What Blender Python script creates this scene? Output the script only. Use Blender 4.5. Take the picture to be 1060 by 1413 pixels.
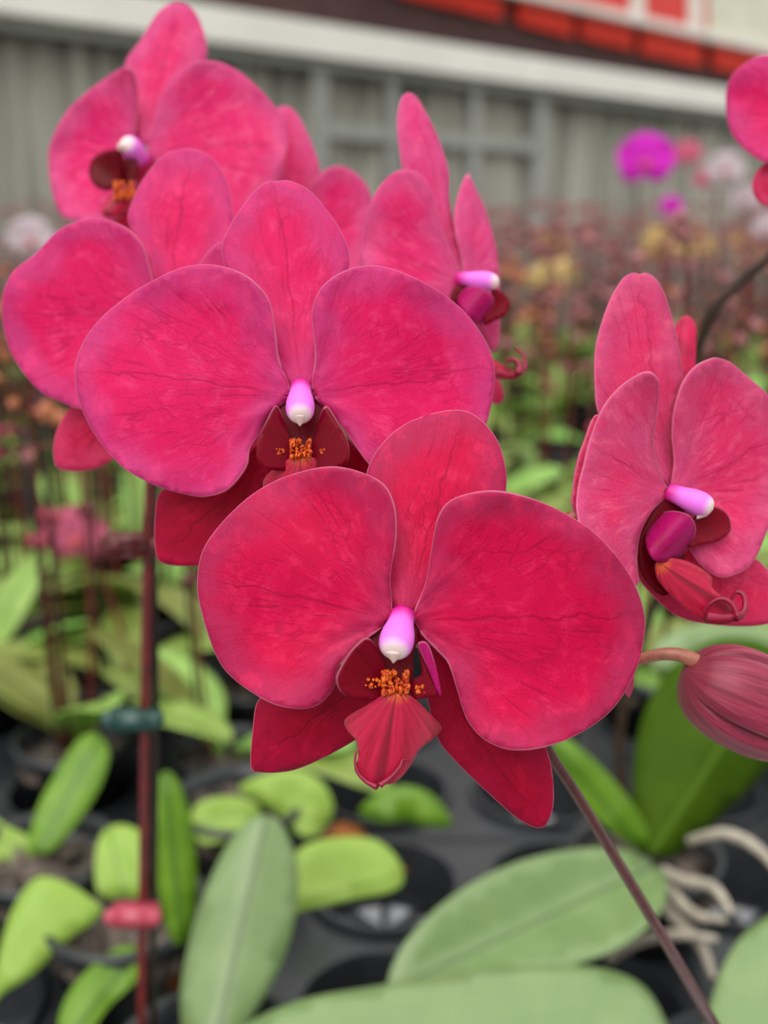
import bpy, bmesh, math, random
from mathutils import Vector, Matrix
from mathutils.geometry import delaunay_2d_cdt
random.seed(11)
for o in list(bpy.data.objects): bpy.data.objects.remove(o)
S = bpy.context.scene
C = S.collection

# ---------------------------------------------------------------- camera
F = 1456.0                      # focal length in pixels of the 1060 px wide picture
PITCH = math.radians(14.5); HC = 0.52
cam = bpy.data.cameras.new('camera'); cam_o = bpy.data.objects.new('camera', cam); C.objects.link(cam_o)
cam.sensor_fit = 'HORIZONTAL'; cam.sensor_width = 24; cam.lens = 24 * F / 1060
cam.clip_start = 0.01; cam.clip_end = 60
cam_o.location = (0, 0, HC); cam_o.rotation_euler = (math.pi/2 - PITCH, 0, 0)
cam.dof.use_dof = True; cam.dof.focus_distance = 0.247; cam.dof.aperture_fstop = 7.0
S.camera = cam_o
# ---------------------------------------------------------------- world light
W = bpy.data.worlds.new('sky'); S.world = W; W.use_nodes = True
wn = W.node_tree; wn.nodes.clear()
wo = wn.nodes.new('ShaderNodeOutputWorld'); wb = wn.nodes.new('ShaderNodeBackground')
tc = wn.nodes.new('ShaderNodeTexCoord'); sx = wn.nodes.new('ShaderNodeSeparateXYZ'); cr = wn.nodes.new('ShaderNodeValToRGB')
wn.links.new(tc.outputs['Generated'], sx.inputs[0]); wn.links.new(sx.outputs['Z'], cr.inputs[0])
cr.color_ramp.elements[0].position = 0.0; cr.color_ramp.elements[0].color = (0.30, 0.31, 0.30, 1)
cr.color_ramp.elements[1].position = 0.75; cr.color_ramp.elements[1].color = (1.0, 1.0, 0.98, 1)
wn.links.new(cr.outputs[0], wb.inputs[0]); wb.inputs[1].default_value = 1.35
wn.links.new(wb.outputs[0], wo.inputs[0])
sun = bpy.data.lights.new('sun', 'SUN'); sun.energy = 1.5; sun.angle = math.radians(50); sun.color = (1, 0.98, 0.95)
so = bpy.data.objects.new('sun', sun); C.objects.link(so); so.rotation_euler = (math.radians(35), math.radians(-18), 0)
S.view_settings.view_transform = 'Standard'; S.view_settings.look = 'None'
S.view_settings.exposure = 0.0; S.view_settings.gamma = 1; S.view_settings.use_curve_mapping = False

# ---------------------------------------------------------------- geometry helpers
CAM = Matrix.Rotation(math.pi/2 - PITCH, 3, 'X'); EYE = Vector((0, 0, HC))
def at(px, py, d):              # the point of the place seen at a pixel, d metres along the view axis
    return EYE + CAM @ Vector((d*(px-530)/F, d*(706.5-py)/F, -d))
def hit(px, py, p0, n):
    r = CAM @ Vector(((px-530)/F, (706.5-py)/F, -1)); return EYE + r * ((p0-EYE).dot(n) / r.dot(n))
def ground(px, py, z=.09): p = hit(px, py, Vector((0, 0, z)), Vector((0, 0, 1))); return Vector((p.x, p.y, .012))
def link(name, me, mats=(), parent=None):
    o = bpy.data.objects.new(name, me); C.objects.link(o)
    for m in (mats if isinstance(mats, (list, tuple)) else [mats]): me.materials.append(m)
    if parent is not None: o.parent = parent
    return o
def empty(name, loc=(0, 0, 0), parent=None):
    o = bpy.data.objects.new(name, None); C.objects.link(o); o.location = loc; o.empty_display_size = .02
    if parent is not None: o.parent = parent
    return o
def tag(o, label=None, cat=None, group=None, kind=None):
    if label: o['label'] = label
    if cat: o['category'] = cat
    if group: o['group'] = group
    if kind: o['kind'] = kind
    return o
def from_bm(name, bm, mats, parent=None, smooth=True):
    me = bpy.data.meshes.new(name); bm.to_mesh(me); bm.free()
    if smooth: me.polygons.foreach_set('use_smooth', [True]*len(me.polygons))
    return link(name, me, mats, parent)
def catmull(pts, n=6, closed=True):
    out = []; N = len(pts)
    rng = range(N) if closed else range(N-1)
    for i in rng:
        if closed: p = [Vector(pts[(i+k-1) % N]) for k in range(4)]
        else: p = [Vector(pts[min(max(i+k-1, 0), N-1)]) for k in range(4)]
        for j in range(n):
            t = j/n
            out.append(0.5*((2*p[1]) + (p[2]-p[0])*t + (2*p[0]-5*p[1]+4*p[2]-p[3])*t*t + (3*p[1]-p[0]-3*p[2]+p[3])*t**3))
    if not closed: out.append(Vector(pts[-1]))
    return out
def tri(outline, step):         # triangulate a closed outline with an inner grid
    xs = [p[0] for p in outline]; ys = [p[1] for p in outline]
    def inside(x, y):
        c = False; n = len(outline)
        for i in range(n):
            x1, y1 = outline[i]; x2, y2 = outline[i-1]
            if (y1 > y) != (y2 > y) and x < (x2-x1)*(y-y1)/(y2-y1)+x1: c = not c
        return c
    pts = list(outline); nb = len(pts); y = min(ys); r = 0
    while y < max(ys):
        x = min(xs) + (step/2 if r % 2 else 0)
        while x < max(xs):
            if inside(x, y) and min((x-q[0])**2+(y-q[1])**2 for q in outline) > (step*.55)**2: pts.append(Vector((x, y)))
            x += step
        y += step*.866; r += 1
    v, e, f, *_ = delaunay_2d_cdt(pts, [], [list(range(nb))], 1, 1e-6)
    return v, f, nb
def sheet(name, outline, base, tip, d0, g=(0, 0), cup=0., roll=0., rip=0., lay=0., fold=0., mats=None, parent=None, th=.0006, step=9, n=5, seed=0):
    """A curved leaf-like sheet with real depth. outline, base, tip as seen from the camera; d0 its distance at the base;
    g change of distance (m per 100 px) to the right / downwards; cup raises the sides towards the viewer,
    roll bends the tip away, rip waves the rim, lay sets it back behind its neighbours, fold creases the midrib."""
    ol = [Vector((p[0], p[1])) for p in catmull([Vector((a, b)) for a, b in outline], n)]
    vs, fs, nb = tri(ol, step)
    B = Vector(base); T = Vector(tip); ax = (T-B); L = ax.length; ax.normalize(); sd = Vector((-ax.y, ax.x)); sc = d0/F
    me = bpy.data.meshes.new(name); co = []; uv = []; ed = []
    for p in vs:
        q = Vector((p[0], p[1])) - B; a = q.dot(ax)/L; s = q.dot(sd)/L; r = q.length/L
        e = min((p[0]-o[0])**2+(p[1]-o[1])**2 for o in ol)**.5
        th_ = math.atan2(s, a)
        sm = min(1, r/.45); sm = sm*sm*(3-2*sm)
        d = d0 + g[0]*q.x/100 + g[1]*q.y/100 + lay*sm
        d += -cup*s*s*4 + roll*max(0, r)**2 + fold*abs(s) 
        d += rip*math.sin(th_*5+seed*2.1+r*2)*min(1, r)**2 + rip*.5*math.sin(th_*11+seed)*max(0, 1-e/35)
        co.append(at(p[0], p[1], d)); uv.append((th_, r*L*sc*100, a*L*sc*100, s*L*sc*100)); ed.append(e*sc*1000)
    faces = []
    for f in fs:
        a, b, c = (vs[k] for k in f)
        faces.append(tuple(f) if (b-a).cross(c-a) < 0 else tuple(reversed(f)))
    me.from_pydata(co, [], faces); me.update()
    for nm, k in (('vein', 0), ('flat', 2)):
        l = me.uv_layers.new(name=nm)
        for lp in me.loops: l.data[lp.index].uv = uv[lp.vertex_index][k:k+2]
    at_ = me.attributes.new('edge', 'FLOAT', 'POINT'); at_.data.foreach_set('value', ed)
    me.polygons.foreach_set('use_smooth', [True]*len(me.polygons))
    o = link(name, me, mats, parent)
    m = o.modifiers.new('thickness', 'SOLIDIFY'); m.thickness = th; m.offset = 0
    if len(mats) > 1: m.material_offset_rim = 1
    return o
def tube(name, pts, rad, mats, parent=None, seg=10, n=6, bumps=None):
    """swept round tube; rad a number or a list along pts"""
    P = catmull(pts, n, False); N = len(P)
    R = [rad]*N if not isinstance(rad, (list, tuple)) else [rad[min(int(i/n), len(rad)-1)] + (rad[min(int(i/n)+1, len(rad)-1)]-rad[min(int(i/n), len(rad)-1)])*((i/n) % 1) for i in range(N)]
    bm = bmesh.new(); rings = []; up = Vector((.3, .9, .2)).normalized()
    for i in range(N):
        t = (P[min(i+1, N-1)]-P[max(i-1, 0)]).normalized(); u = (up - t*up.dot(t)).normalized(); v = t.cross(u); up = u
        rings.append([bm.verts.new(P[i] + (u*math.cos(2*math.pi*k/seg) + v*math.sin(2*math.pi*k/seg))*R[i]) for k in range(seg)])
    for i in range(N-1):
        for k in range(seg): bm.faces.new((rings[i][k], rings[i][(k+1) % seg], rings[i+1][(k+1) % seg], rings[i+1][k]))
    bm.faces.new(list(reversed(rings[0]))); bm.faces.new(rings[-1])
    return from_bm(name, bm, mats, parent)
def blob(name, c, axis, length, prof, mats, parent=None, seg=24, flat=1., groove=None, side=None, bend=0):
    """lathe: prof = [(t, radius)] along axis from c; groove(angle, t) scales the radius; attribute 'along' for colouring"""
    axis = Vector(axis).normalized(); u = Vector(side) if side else Vector((0, 0, 1)); u = (u-axis*u.dot(axis)).normalized(); v = axis.cross(u)
    P = catmull([Vector((t, r, 0)) for t, r in prof], 5, False); bm = bmesh.new(); rings = []; al = []
    for p in P:
        ring = []
        for k in range(seg):
            a = 2*math.pi*k/seg; r = max(p[1], 1e-5)*(groove(a, p[0]) if groove else 1)
            ring.append(bm.verts.new(Vector(c)+axis*length*p[0] + u*math.cos(a)*r + v*math.sin(a)*r*flat + u*bend*p[0]**2)); al.append(p[0])
        rings.append(ring)
    for i in range(len(P)-1):
        for k in range(seg): bm.faces.new((rings[i][k], rings[i][(k+1) % seg], rings[i+1][(k+1) % seg], rings[i+1][k]))
    bm.faces.new(list(reversed(rings[0]))); bm.faces.new(rings[-1])
    bmesh.ops.recalc_face_normals(bm, faces=bm.faces)
    o = from_bm(name, bm, mats, parent)
    a = o.data.attributes.new('along', 'FLOAT', 'POINT'); a.data.foreach_set('value', al)
    return o
def box_bm(bm, c, s, rot=None):
    r = bmesh.ops.create_cube(bm, size=1)
    for v in r['verts']:
        p = Vector((v.co.x*s[0], v.co.y*s[1], v.co.z*s[2])); v.co = (rot @ p if rot else p) + Vector(c)
    return r['verts']
# ---------------------------------------------------------------- materials
class NT:
    def __init__(s, name):
        s.m = bpy.data.materials.new(name); s.m.use_nodes = True; s.t = s.m.node_tree; s.b = s.t.nodes['Principled BSDF']; s.out = s.t.nodes['Material Output']
    def n(s, typ, **k):
        x = s.t.nodes.new('ShaderNode'+typ)
        for a, b in k.items(): setattr(x, a, b)
        return x
    def l(s, a, b): s.t.links.new(a, b)
    def math(s, op, a, b=None, clamp=False):
        x = s.n('Math', operation=op, use_clamp=clamp)
        for i, v in enumerate((a, b)):
            if v is None: continue
            if isinstance(v, (int, float)): x.inputs[i].default_value = v
            else: s.l(v, x.inputs[i])
        return x.outputs[0]
    def mix(s, f, a, b, bt='MIX'):
        x = s.n('MixRGB', blend_type=bt)
        for i, v in enumerate((f, a, b)):
            if isinstance(v, (int, float)): x.inputs[i].default_value = v
            elif isinstance(v, tuple): x.inputs[i].default_value = (*v, 1)
            else: s.l(v, x.inputs[i])
        return x.outputs[0]
    def ramp(s, f, a, b):
        x = s.n('MapRange'); x.clamp = True; x.interpolation_type = 'SMOOTHSTEP'; s.l(f, x.inputs[0]); x.inputs[1].default_value = a; x.inputs[2].default_value = b; return x.outputs[0]
    def noise(s, vec, sc, det=3, rough=.5, dist=0):
        x = s.n('TexNoise'); x.inputs['Scale'].default_value = sc; x.inputs['Detail'].default_value = det; x.inputs['Roughness'].default_value = rough; x.inputs['Distortion'].default_value = dist
        if vec is not None: s.l(vec, x.inputs['Vector'])
        return x.outputs['Fac']
    def set(s, **k):
        for a, b in k.items():
            i = s.b.inputs[a.replace('_', ' ')]
            if isinstance(b, tuple): i.default_value = (*b, 1)
            elif isinstance(b, (int, float)): i.default_value = b
            else: s.l(b, i)
def srgb(r, g, b): return tuple(((c/255)/12.92 if c/255 < .04045 else (((c/255)+.055)/1.055)**2.4) for c in (r, g, b))
def petal_mat(name, inner, mid, outer, vein, rough=.5, net=.42, rimc=(245, 150, 185), rimr=0., hot=None, dusk=1.):
    """petal skin: hot centre, dusty rim, radiating veins with a fine network, mottling; 'vein' uv = (angle, radius cm)"""
    t = NT(name); hot = hot or tuple(min(1, c*1.25+.03) for c in mid)
    uv = t.n('UVMap', uv_map='vein').outputs[0]; fl = t.n('UVMap', uv_map='flat').outputs[0]
    sp = t.n('SeparateXYZ'); t.l(uv, sp.inputs[0]); th, r = sp.outputs[0], sp.outputs[1]
    e = t.n('Attribute', attribute_name='edge').outputs['Fac']; rn = t.n('ObjectInfo').outputs['Random']
    off = t.n('CombineXYZ'); t.l(t.math('MULTIPLY', rn, 40), off.inputs[0]); t.l(t.math('MULTIPLY', rn, 17), off.inputs[1])
    fa = t.n('VectorMath', operation='ADD'); t.l(fl, fa.inputs[0]); t.l(off.outputs[0], fa.inputs[1]); fl2 = fa.outputs[0]
    def polar(a, b, z=0):
        c = t.n('CombineXYZ'); t.l(t.math('MULTIPLY', th, a), c.inputs[0]); t.l(t.math('MULTIPLY', r, b), c.inputs[1]); t.l(t.math('MULTIPLY', rn, 9.+z), c.inputs[2]); return c.outputs[0]
    wob = t.noise(fl2, 1.0, 2)
    col = t.mix(t.ramp(r, .1, 1.1), inner, mid)
    e2 = t.math('ADD', e, t.math('MULTIPLY', t.math('SUBTRACT', wob, .5), 14))
    col = t.mix(t.math('MULTIPLY', t.math('SUBTRACT', 1, t.ramp(e2, 0, 11)), dusk), col, outer)
    # soft streaky mottling along the radius
    mot = t.noise(polar(3, .8), 2.2, 4, .65, .4)
    col = t.mix(t.math('MULTIPLY', t.ramp(mot, .48, .72), .55), col, hot)
    col = t.mix(t.math('MULTIPLY', t.math('SUBTRACT', 1, t.ramp(mot, .28, .48)), .45), col, inner)
    st = t.noise(polar(4.2, .10, 1), 2.1, 2, .5, .25)
    streak = t.math('SUBTRACT', 1, t.ramp(t.math('ABSOLUTE', t.math('SUBTRACT', st, .5)), .0, .03))
    streak = t.math('MULTIPLY', streak, t.ramp(t.noise(polar(2, .5, 3), 1.6, 2), .36, .66))
    thw = t.math('ADD', th, t.math('MULTIPLY', t.math('SUBTRACT', t.noise(fl2, 1.5, 2), .5), .16))
    rib = t.math('SUBTRACT', 1, t.ramp(t.math('MULTIPLY', t.math('ABSOLUTE', thw), r), .0, .055))
    dn = t.n('TexNoise'); dn.inputs['Scale'].default_value = 3; t.l(fl2, dn.inputs['Vector'])
    va = t.n('VectorMath', operation='MULTIPLY_ADD'); t.l(dn.outputs['Color'], va.inputs[0]); va.inputs[1].default_value = (.45, .35, 0); t.l(polar(5, .7), va.inputs[2])
    vo = t.n('TexVoronoi', feature='DISTANCE_TO_EDGE'); vo.inputs['Scale'].default_value = 2.0; t.l(va.outputs[0], vo.inputs['Vector'])
    netm = t.math('MULTIPLY', t.math('MULTIPLY', t.math('SUBTRACT', 1, t.ramp(vo.outputs['Distance'], 0, .09)), net), t.ramp(t.noise(fl2, .9, 2), .40, .62))
    v = t.math('MULTIPLY', t.math('MAXIMUM', t.math('MAXIMUM', t.math('MULTIPLY', streak, .55), t.math('MULTIPLY', rib, .6)), netm), t.math('MULTIPLY', t.ramp(r, .15, .8), t.math('ADD', .35, t.math('MULTIPLY', t.ramp(e, 2, 10), .65))), True)
    col = t.mix(v, col, vein)
    fine = t.noise(fl2, 22, 3, .7)
    col = t.mix(t.math('MULTIPLY', t.math('ABSOLUTE', t.math('SUBTRACT', fine, .5)), 1.2), col, t.mix(t.ramp(fine, .45, .55), vein, hot))
    rim = t.math('MULTIPLY', t.math('SUBTRACT', 1, t.ramp(e, .05, .30)), t.ramp(r, rimr, rimr+.5) if rimr else 1.)
    col = t.mix(t.math('MULTIPLY', rim, .5), col, srgb(*rimc))
    t.set(Base_Color=col, Roughness=rough, Sheen_Weight=.07, Sheen_Roughness=.35, Sheen_Tint=srgb(255, 170, 205), Specular_IOR_Level=.18)
    bp = t.n('Bump'); bp.inputs['Strength'].default_value = .25; bp.inputs['Distance'].default_value = .0004
    t.l(t.math('ADD', t.math('MULTIPLY', fine, .35), t.math('MULTIPLY', v, -.8)), bp.inputs['Height']); t.l(bp.outputs[0], t.b.inputs['Normal'])
    tr = t.n('BsdfTranslucent'); t.l(col, tr.inputs[0]); mx = t.n('MixShader'); mx.inputs[0].default_value = .22
    t.l(t.b.outputs[0], mx.inputs[1]); t.l(tr.outputs[0], mx.inputs[2]); t.l(mx.outputs[0], t.out.inputs[0])
    return t.m
def simple(name, col, rough=.5, spec=.5, var=0., scale=60, trans=0., sheen=0, metallic=0, bump=0, coords='Object', rnd=0):
    t = NT(name)
    tcn = t.n('TexCoord').outputs[coords]
    c = col
    if var:
        f = t.noise(tcn, scale, 4, .6); c = t.mix(t.ramp(f, .3, .7), tuple(x*(1-var) for x in col), tuple(min(1, x*(1+var)) for x in col))
        if bump:
            b = t.n('Bump'); b.inputs['Strength'].default_value = bump; b.inputs['Distance'].default_value = .002; t.l(f, b.inputs['Height']); t.l(b.outputs[0], t.b.inputs['Normal'])
    if rnd:
        h = t.n('HueSaturation'); oi = t.n('ObjectInfo'); t.l(t.math('ADD', t.math('MULTIPLY', t.math('SUBTRACT', oi.outputs['Random'], .5), rnd*.12), .5), h.inputs['Hue'])
        t.l(t.math('ADD', t.math('MULTIPLY', oi.outputs['Random'], rnd), 1-rnd*.5), h.inputs['Value'])
        if isinstance(c, tuple): h.inputs['Color'].default_value = (*c, 1)
        else: t.l(c, h.inputs['Color'])
        c = h.outputs[0]
    t.set(Base_Color=c, Roughness=rough, Specular_IOR_Level=spec, Metallic=metallic, Sheen_Weight=sheen)
    if trans:
        tr = t.n('BsdfTranslucent'); mx = t.n('MixShader'); mx.inputs[0].default_value = trans
        if isinstance(c, tuple): tr.inputs[0].default_value = (*c, 1)
        else: t.l(c, tr.inputs[0])
        t.l(t.b.outputs[0], mx.inputs[1]); t.l(tr.outputs[0], mx.inputs[2]); t.l(mx.outputs[0], t.out.inputs[0])
    return t.m
def leaf_mat(name, col, col2, mid, rough=.38, trans=.2, rnd=0., spec=.6):
    """fleshy leaf: fine parallel veins along the blade and a tinted band along the midrib ('flat' uv: along, across in cm)"""
    t = NT(name); fl = t.n('UVMap', uv_map='flat').outputs[0]; sp = t.n('SeparateXYZ'); t.l(fl, sp.inputs[0])
    cm = t.n('CombineXYZ'); t.l(t.math('MULTIPLY', sp.outputs[0], .25), cm.inputs[0]); t.l(t.math('MULTIPLY', sp.outputs[1], 3), cm.inputs[1])
    ln = t.noise(cm.outputs[0], 2.5, 3, .6); bl = t.noise(fl, .3, 2)
    c = t.mix(t.ramp(t.math('ADD', t.math('MULTIPLY', ln, .45), t.math('MULTIPLY', bl, .55)), .2, .8), col, col2)
    md = t.math('SUBTRACT', 1, t.ramp(t.math('ABSOLUTE', sp.outputs[1]), .04, .26))
    c = t.mix(t.math('MULTIPLY', md, .85), c, mid)
    if rnd:
        h = t.n('HueSaturation'); oi = t.n('ObjectInfo'); t.l(t.math('ADD', t.math('MULTIPLY', t.math('SUBTRACT', oi.outputs['Random'], .5), rnd*.1), .5), h.inputs['Hue'])
        t.l(t.math('ADD', t.math('MULTIPLY', oi.outputs['Random'], rnd), 1-rnd*.5), h.inputs['Value']); t.l(c, h.inputs['Color']); c = h.outputs[0]
    t.set(Base_Color=c, Roughness=rough, Specular_IOR_Level=spec)
    tr = t.n('BsdfTranslucent'); t.l(c, tr.inputs[0]); mx = t.n('MixShader'); mx.inputs[0].default_value = trans
    t.l(t.b.outputs[0], mx.inputs[1]); t.l(tr.outputs[0], mx.inputs[2]); t.l(mx.outputs[0], t.out.inputs[0])
    return t.m
def column_mat(name, base, mid, tipc):
    t = NT(name); a = t.n('Attribute', attribute_name='along').outputs['Fac']
    c = t.mix(t.ramp(a, .0, .38), base, mid); c = t.mix(t.ramp(a, .80, 1.0), c, tipc)
    t.set(Base_Color=c, Roughness=.4, Subsurface_Weight=.3, Subsurface_Scale=.002, Specular_IOR_Level=.4); t.b.inputs['Subsurface Radius'].default_value = (1, .5, .8)
    return t.m
def callus_mat():
    t = NT('callus'); o = t.n('TexCoord').outputs['Object']; f = t.noise(o, 1400, 3, .6, 1.5)
    c = t.mix(t.ramp(f, .42, .58), srgb(165, 8, 10), srgb(250, 120, 20)); t.set(Base_Color=c, Roughness=.45); return t.m
def lip_mat():
    t = NT('lip'); uv = t.n('UVMap', uv_map='vein').outputs[0]; sp = t.n('SeparateXYZ'); t.l(uv, sp.inputs[0]); th, r = sp.outputs[0], sp.outputs[1]
    fl = t.n('UVMap', uv_map='flat').outputs[0]
    cm = t.n('CombineXYZ'); t.l(t.math('MULTIPLY', th, 6), cm.inputs[0]); t.l(t.math('MULTIPLY', r, .4), cm.inputs[1]); f = t.noise(cm.outputs[0], 1.3, 3, .6)
    c = t.mix(t.ramp(f, .35, .65), srgb(170, 2, 46), srgb(202, 20, 70))
    g = t.math('MULTIPLY', t.math('SUBTRACT', 1, t.ramp(r, .12, .42)), t.ramp(t.noise(cm.outputs[0], 3, 2), .40, .55))
    c = t.mix(g, c, srgb(245, 110, 30))
    md = t.math('MULTIPLY', t.math('SUBTRACT', 1, t.ramp(t.math('ABSOLUTE', th), .02, .10)), .6)
    c = t.mix(md, c, srgb(100, 0, 30))
    t.set(Base_Color=c, Roughness=.42, Specular_IOR_Level=.4, Sheen_Weight=.1)
    return t.m
RED = petal_mat('petal_crimson', srgb(200, 0, 66), srgb(226, 2, 78), srgb(196, 46, 98), srgb(164, 0, 52), hot=srgb(252, 52, 108))
PINKL = petal_mat('petal_light_pink', srgb(220, 0, 104), srgb(244, 40, 122), srgb(228, 84, 146), srgb(186, 0, 76), hot=srgb(255, 104, 160))
RED_BACKLIT = petal_mat('petal_crimson_backlit', srgb(222, 16, 96), srgb(238, 52, 112), srgb(220, 78, 132), srgb(172, 10, 66), hot=srgb(255, 110, 150))  # paler crimson: back-lit gloss of the side-facing bloom put into the colour
PINK = petal_mat('petal_pink', srgb(216, 0, 96), srgb(238, 18, 104), srgb(218, 62, 134), srgb(172, 0, 66), hot=srgb(255, 72, 140))
SEP = petal_mat('sepal_crimson_shaded', srgb(140, 0, 30), srgb(190, 0, 50), srgb(184, 14, 62), srgb(124, 0, 34), .5, hot=srgb(222, 20, 72))  # crimson darkened for the shade on the lateral sepals near the lip
SEPP = petal_mat('sepal_pink', srgb(196, 0, 62), srgb(240, 36, 92), srgb(226, 60, 110), srgb(170, 0, 60), .5, hot=srgb(255, 90, 130))
RIM = simple('petal_rim', srgb(236, 120, 160), .5, .3, .1, 400, trans=.3)
COLM = column_mat('column', srgb(214, 0, 140), srgb(244, 128, 244), srgb(252, 226, 222))
LIP = lip_mat(); CAL = callus_mat()
LOBE_D = petal_mat('lip_lobe_dark', srgb(104, 0, 18), srgb(134, 0, 26), srgb(140, 0, 36), srgb(90, 0, 16), .4, .1, rimr=.85, hot=srgb(150, 0, 30))
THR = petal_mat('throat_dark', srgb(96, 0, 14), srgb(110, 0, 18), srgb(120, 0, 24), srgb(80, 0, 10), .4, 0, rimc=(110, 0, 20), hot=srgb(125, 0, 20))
LOBE_M = petal_mat('lip_lobe_magenta', srgb(150, 0, 50), srgb(190, 8, 100), srgb(190, 20, 110), srgb(150, 0, 70), .4, .1, rimr=.5, hot=srgb(200, 20, 120))
BEAK = simple('anther_tip', srgb(238, 208, 200), .5, .4)
TEND = simple('tendril', srgb(150, 10, 55), .4, .5, .2, 300)
STEM = simple('stem_brown', srgb(96, 52, 52), .28, .6, .25, 250)
STEMR = simple('stem_red', srgb(112, 34, 36), .4, .5, .3, 120)
STAKE = simple('stake', srgb(38, 22, 22), .35, .5, .2, 100)
PED = simple('pedicel', srgb(168, 104, 84), .4, .5, .2, 300)
ROOT = simple('root', srgb(186, 176, 160), .6, .4, .2, 120, bump=.3)
CLIPG = simple('clip_green', srgb(30, 74, 66), .3, .6); CLIPR = simple('clip_red', srgb(190, 70, 90), .3, .6); CLIPB = simple('clip_brown', srgb(100, 34, 36), .3, .6)
LEAFG = leaf_mat('leaf_sage', srgb(122, 152, 92), srgb(150, 178, 116), srgb(82, 112, 44), .3, .15, spec=.8)  # dark midrib tone paints in the shade of the leaf crease
LEAFY = leaf_mat('leaf_lime', srgb(168, 206, 78), srgb(196, 228, 112), srgb(150, 190, 70), .4, .4)
LEAFD = leaf_mat('leaf_dark', srgb(56, 86, 0), srgb(74, 104, 8), srgb(96, 130, 40), .6, .1, spec=.15)
LEAFM = leaf_mat('leaf_mid', srgb(100, 150, 24), srgb(140, 184, 50), srgb(70, 120, 20), .4, .3)
LEAFV = leaf_mat('leaf_row', srgb(140, 172, 72), srgb(192, 216, 118), srgb(110, 136, 56), .36, .35, rnd=.8)
POTM = simple('pot_plastic', srgb(46, 48, 52), .3, .6, .2, 40)
BARK = simple('bark', srgb(96, 86, 78), .85, .2, .7, 70, bump=.8)
# ---------------------------------------------------------------- setting: floor, bench, wall behind
def quadbox(name, pts, thick, nrm, mat, kind='structure'):
    """a slab: a front face of corner points with real thickness behind it"""
    bm = bmesh.new(); a = [bm.verts.new(p) for p in pts]; b = [bm.verts.new(p - nrm*thick) for p in pts]
    bm.faces.new(a); bm.faces.new(list(reversed(b)))
    for i in range(len(a)): bm.faces.new((a[i], b[i], b[(i+1) % len(a)], a[(i+1) % len(a)]))
    bmesh.ops.recalc_face_normals(bm, faces=bm.faces)
    o = from_bm(name, bm, mat, None, False)
    if kind: o['kind'] = kind
    return o
CONC = simple('concrete', srgb(120, 118, 112), .8, .3, .15, 6)
bm = bmesh.new(); box_bm(bm, (0, 4, -.85), (14, 14, .1)); tag(from_bm('floor', bm, CONC, None, False), kind='structure')
PL = at(0, 30, 4.0)
rr = CAM @ Vector(((1060-530)/F, (706.5-168)/F, -1)); PR = EYE + rr*((PL.z-HC)/rr.z)
DIR = (PR-PL).normalized(); NRM = Vector((DIR.y, -DIR.x, 0)).normalized()
UP = Vector((0, 0, 1))
def wp(px, py): return hit(px, py, PL, NRM)
def curtain_mat():
    t = NT('shade_curtain'); tcn = t.n('TexCoord').outputs['Object']; mp = t.n('Mapping'); t.l(tcn, mp.inputs[0]); mp.inputs['Scale'].default_value = (6, 6, .15)
    f = t.noise(mp.outputs[0], 3, 5, .7); w = t.n('TexWave'); w.inputs['Scale'].default_value = 22; w.inputs['Distortion'].default_value = .5; t.l(tcn, w.inputs['Vector'])
    c = t.mix(t.ramp(f, .3, .7), srgb(120, 119, 108), srgb(176, 173, 160)); c = t.mix(t.math('MULTIPLY', w.outputs['Fac'], .18), c, srgb(70, 70, 62))
    t.set(Base_Color=c, Roughness=.8); return t.m
CUR = curtain_mat(); WHT = simple('white_paint', srgb(246, 243, 234), .5, .4, .05, 3); GRYM = simple('grey_steel', srgb(160, 162, 156), .45, .5, .1, 3)
zb = -.8
A0 = PL - DIR*2.0; A1 = PR + DIR*2.5
# corrugated curtain wall (real folds)
bm = bmesh.new(); L = (A1-A0).length; N = 420; top = []; bot = []
for i in range(N+1):
    p = A0 + DIR*(L*i/N) - NRM*(.02*math.sin(i*1.15)+.015*math.sin(i*.37))
    top.append(bm.verts.new((p.x, p.y, PL.z+.02))); bot.append(bm.verts.new((p.x, p.y, zb)))
for i in range(N): bm.faces.new((bot[i], bot[i+1], top[i+1], top[i]))
cw = from_bm('wall_back', bm, CUR); cw['kind'] = 'structure'; sm_ = cw.modifiers.new('thickness', 'SOLIDIFY'); sm_.thickness = .01
def band(name, z0, z1, off, th, mat, a=A0, b=A1):
    p = [Vector((q.x, q.y, z))+NRM*off for q, z in ((a, z0), (b, z0), (b, z1), (a, z1))]
    return quadbox(name, p, th, NRM, mat)
band('trim_1', PL.z-.035, PL.z, .07, .07, GRYM)          # lower lip of the gutter beam
band('trim_2', PL.z+.012, PL.z+.15, .12, .14, WHT)       # white gutter beam
k = 3
for px, w, y0 in ((434, 20, 60), (535, 14, 70), (650, 14, 85), (741, 18, 100)):
    a = wp(px-w/2, y0); b = wp(px+w/2, y0); o = band('trim_%d' % k, zb, PL.z-.03, .045, .035, GRYM, Vector((a.x, a.y, 0)), Vector((b.x, b.y, 0))); k += 1
a = wp(445, 180); b = wp(742, 190); band('trim_%d' % k, a.z-.035, a.z+.035, .05, .02, GRYM, Vector((a.x, a.y, 0)), Vector((b.x, b.y, 0))); k += 1
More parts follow.
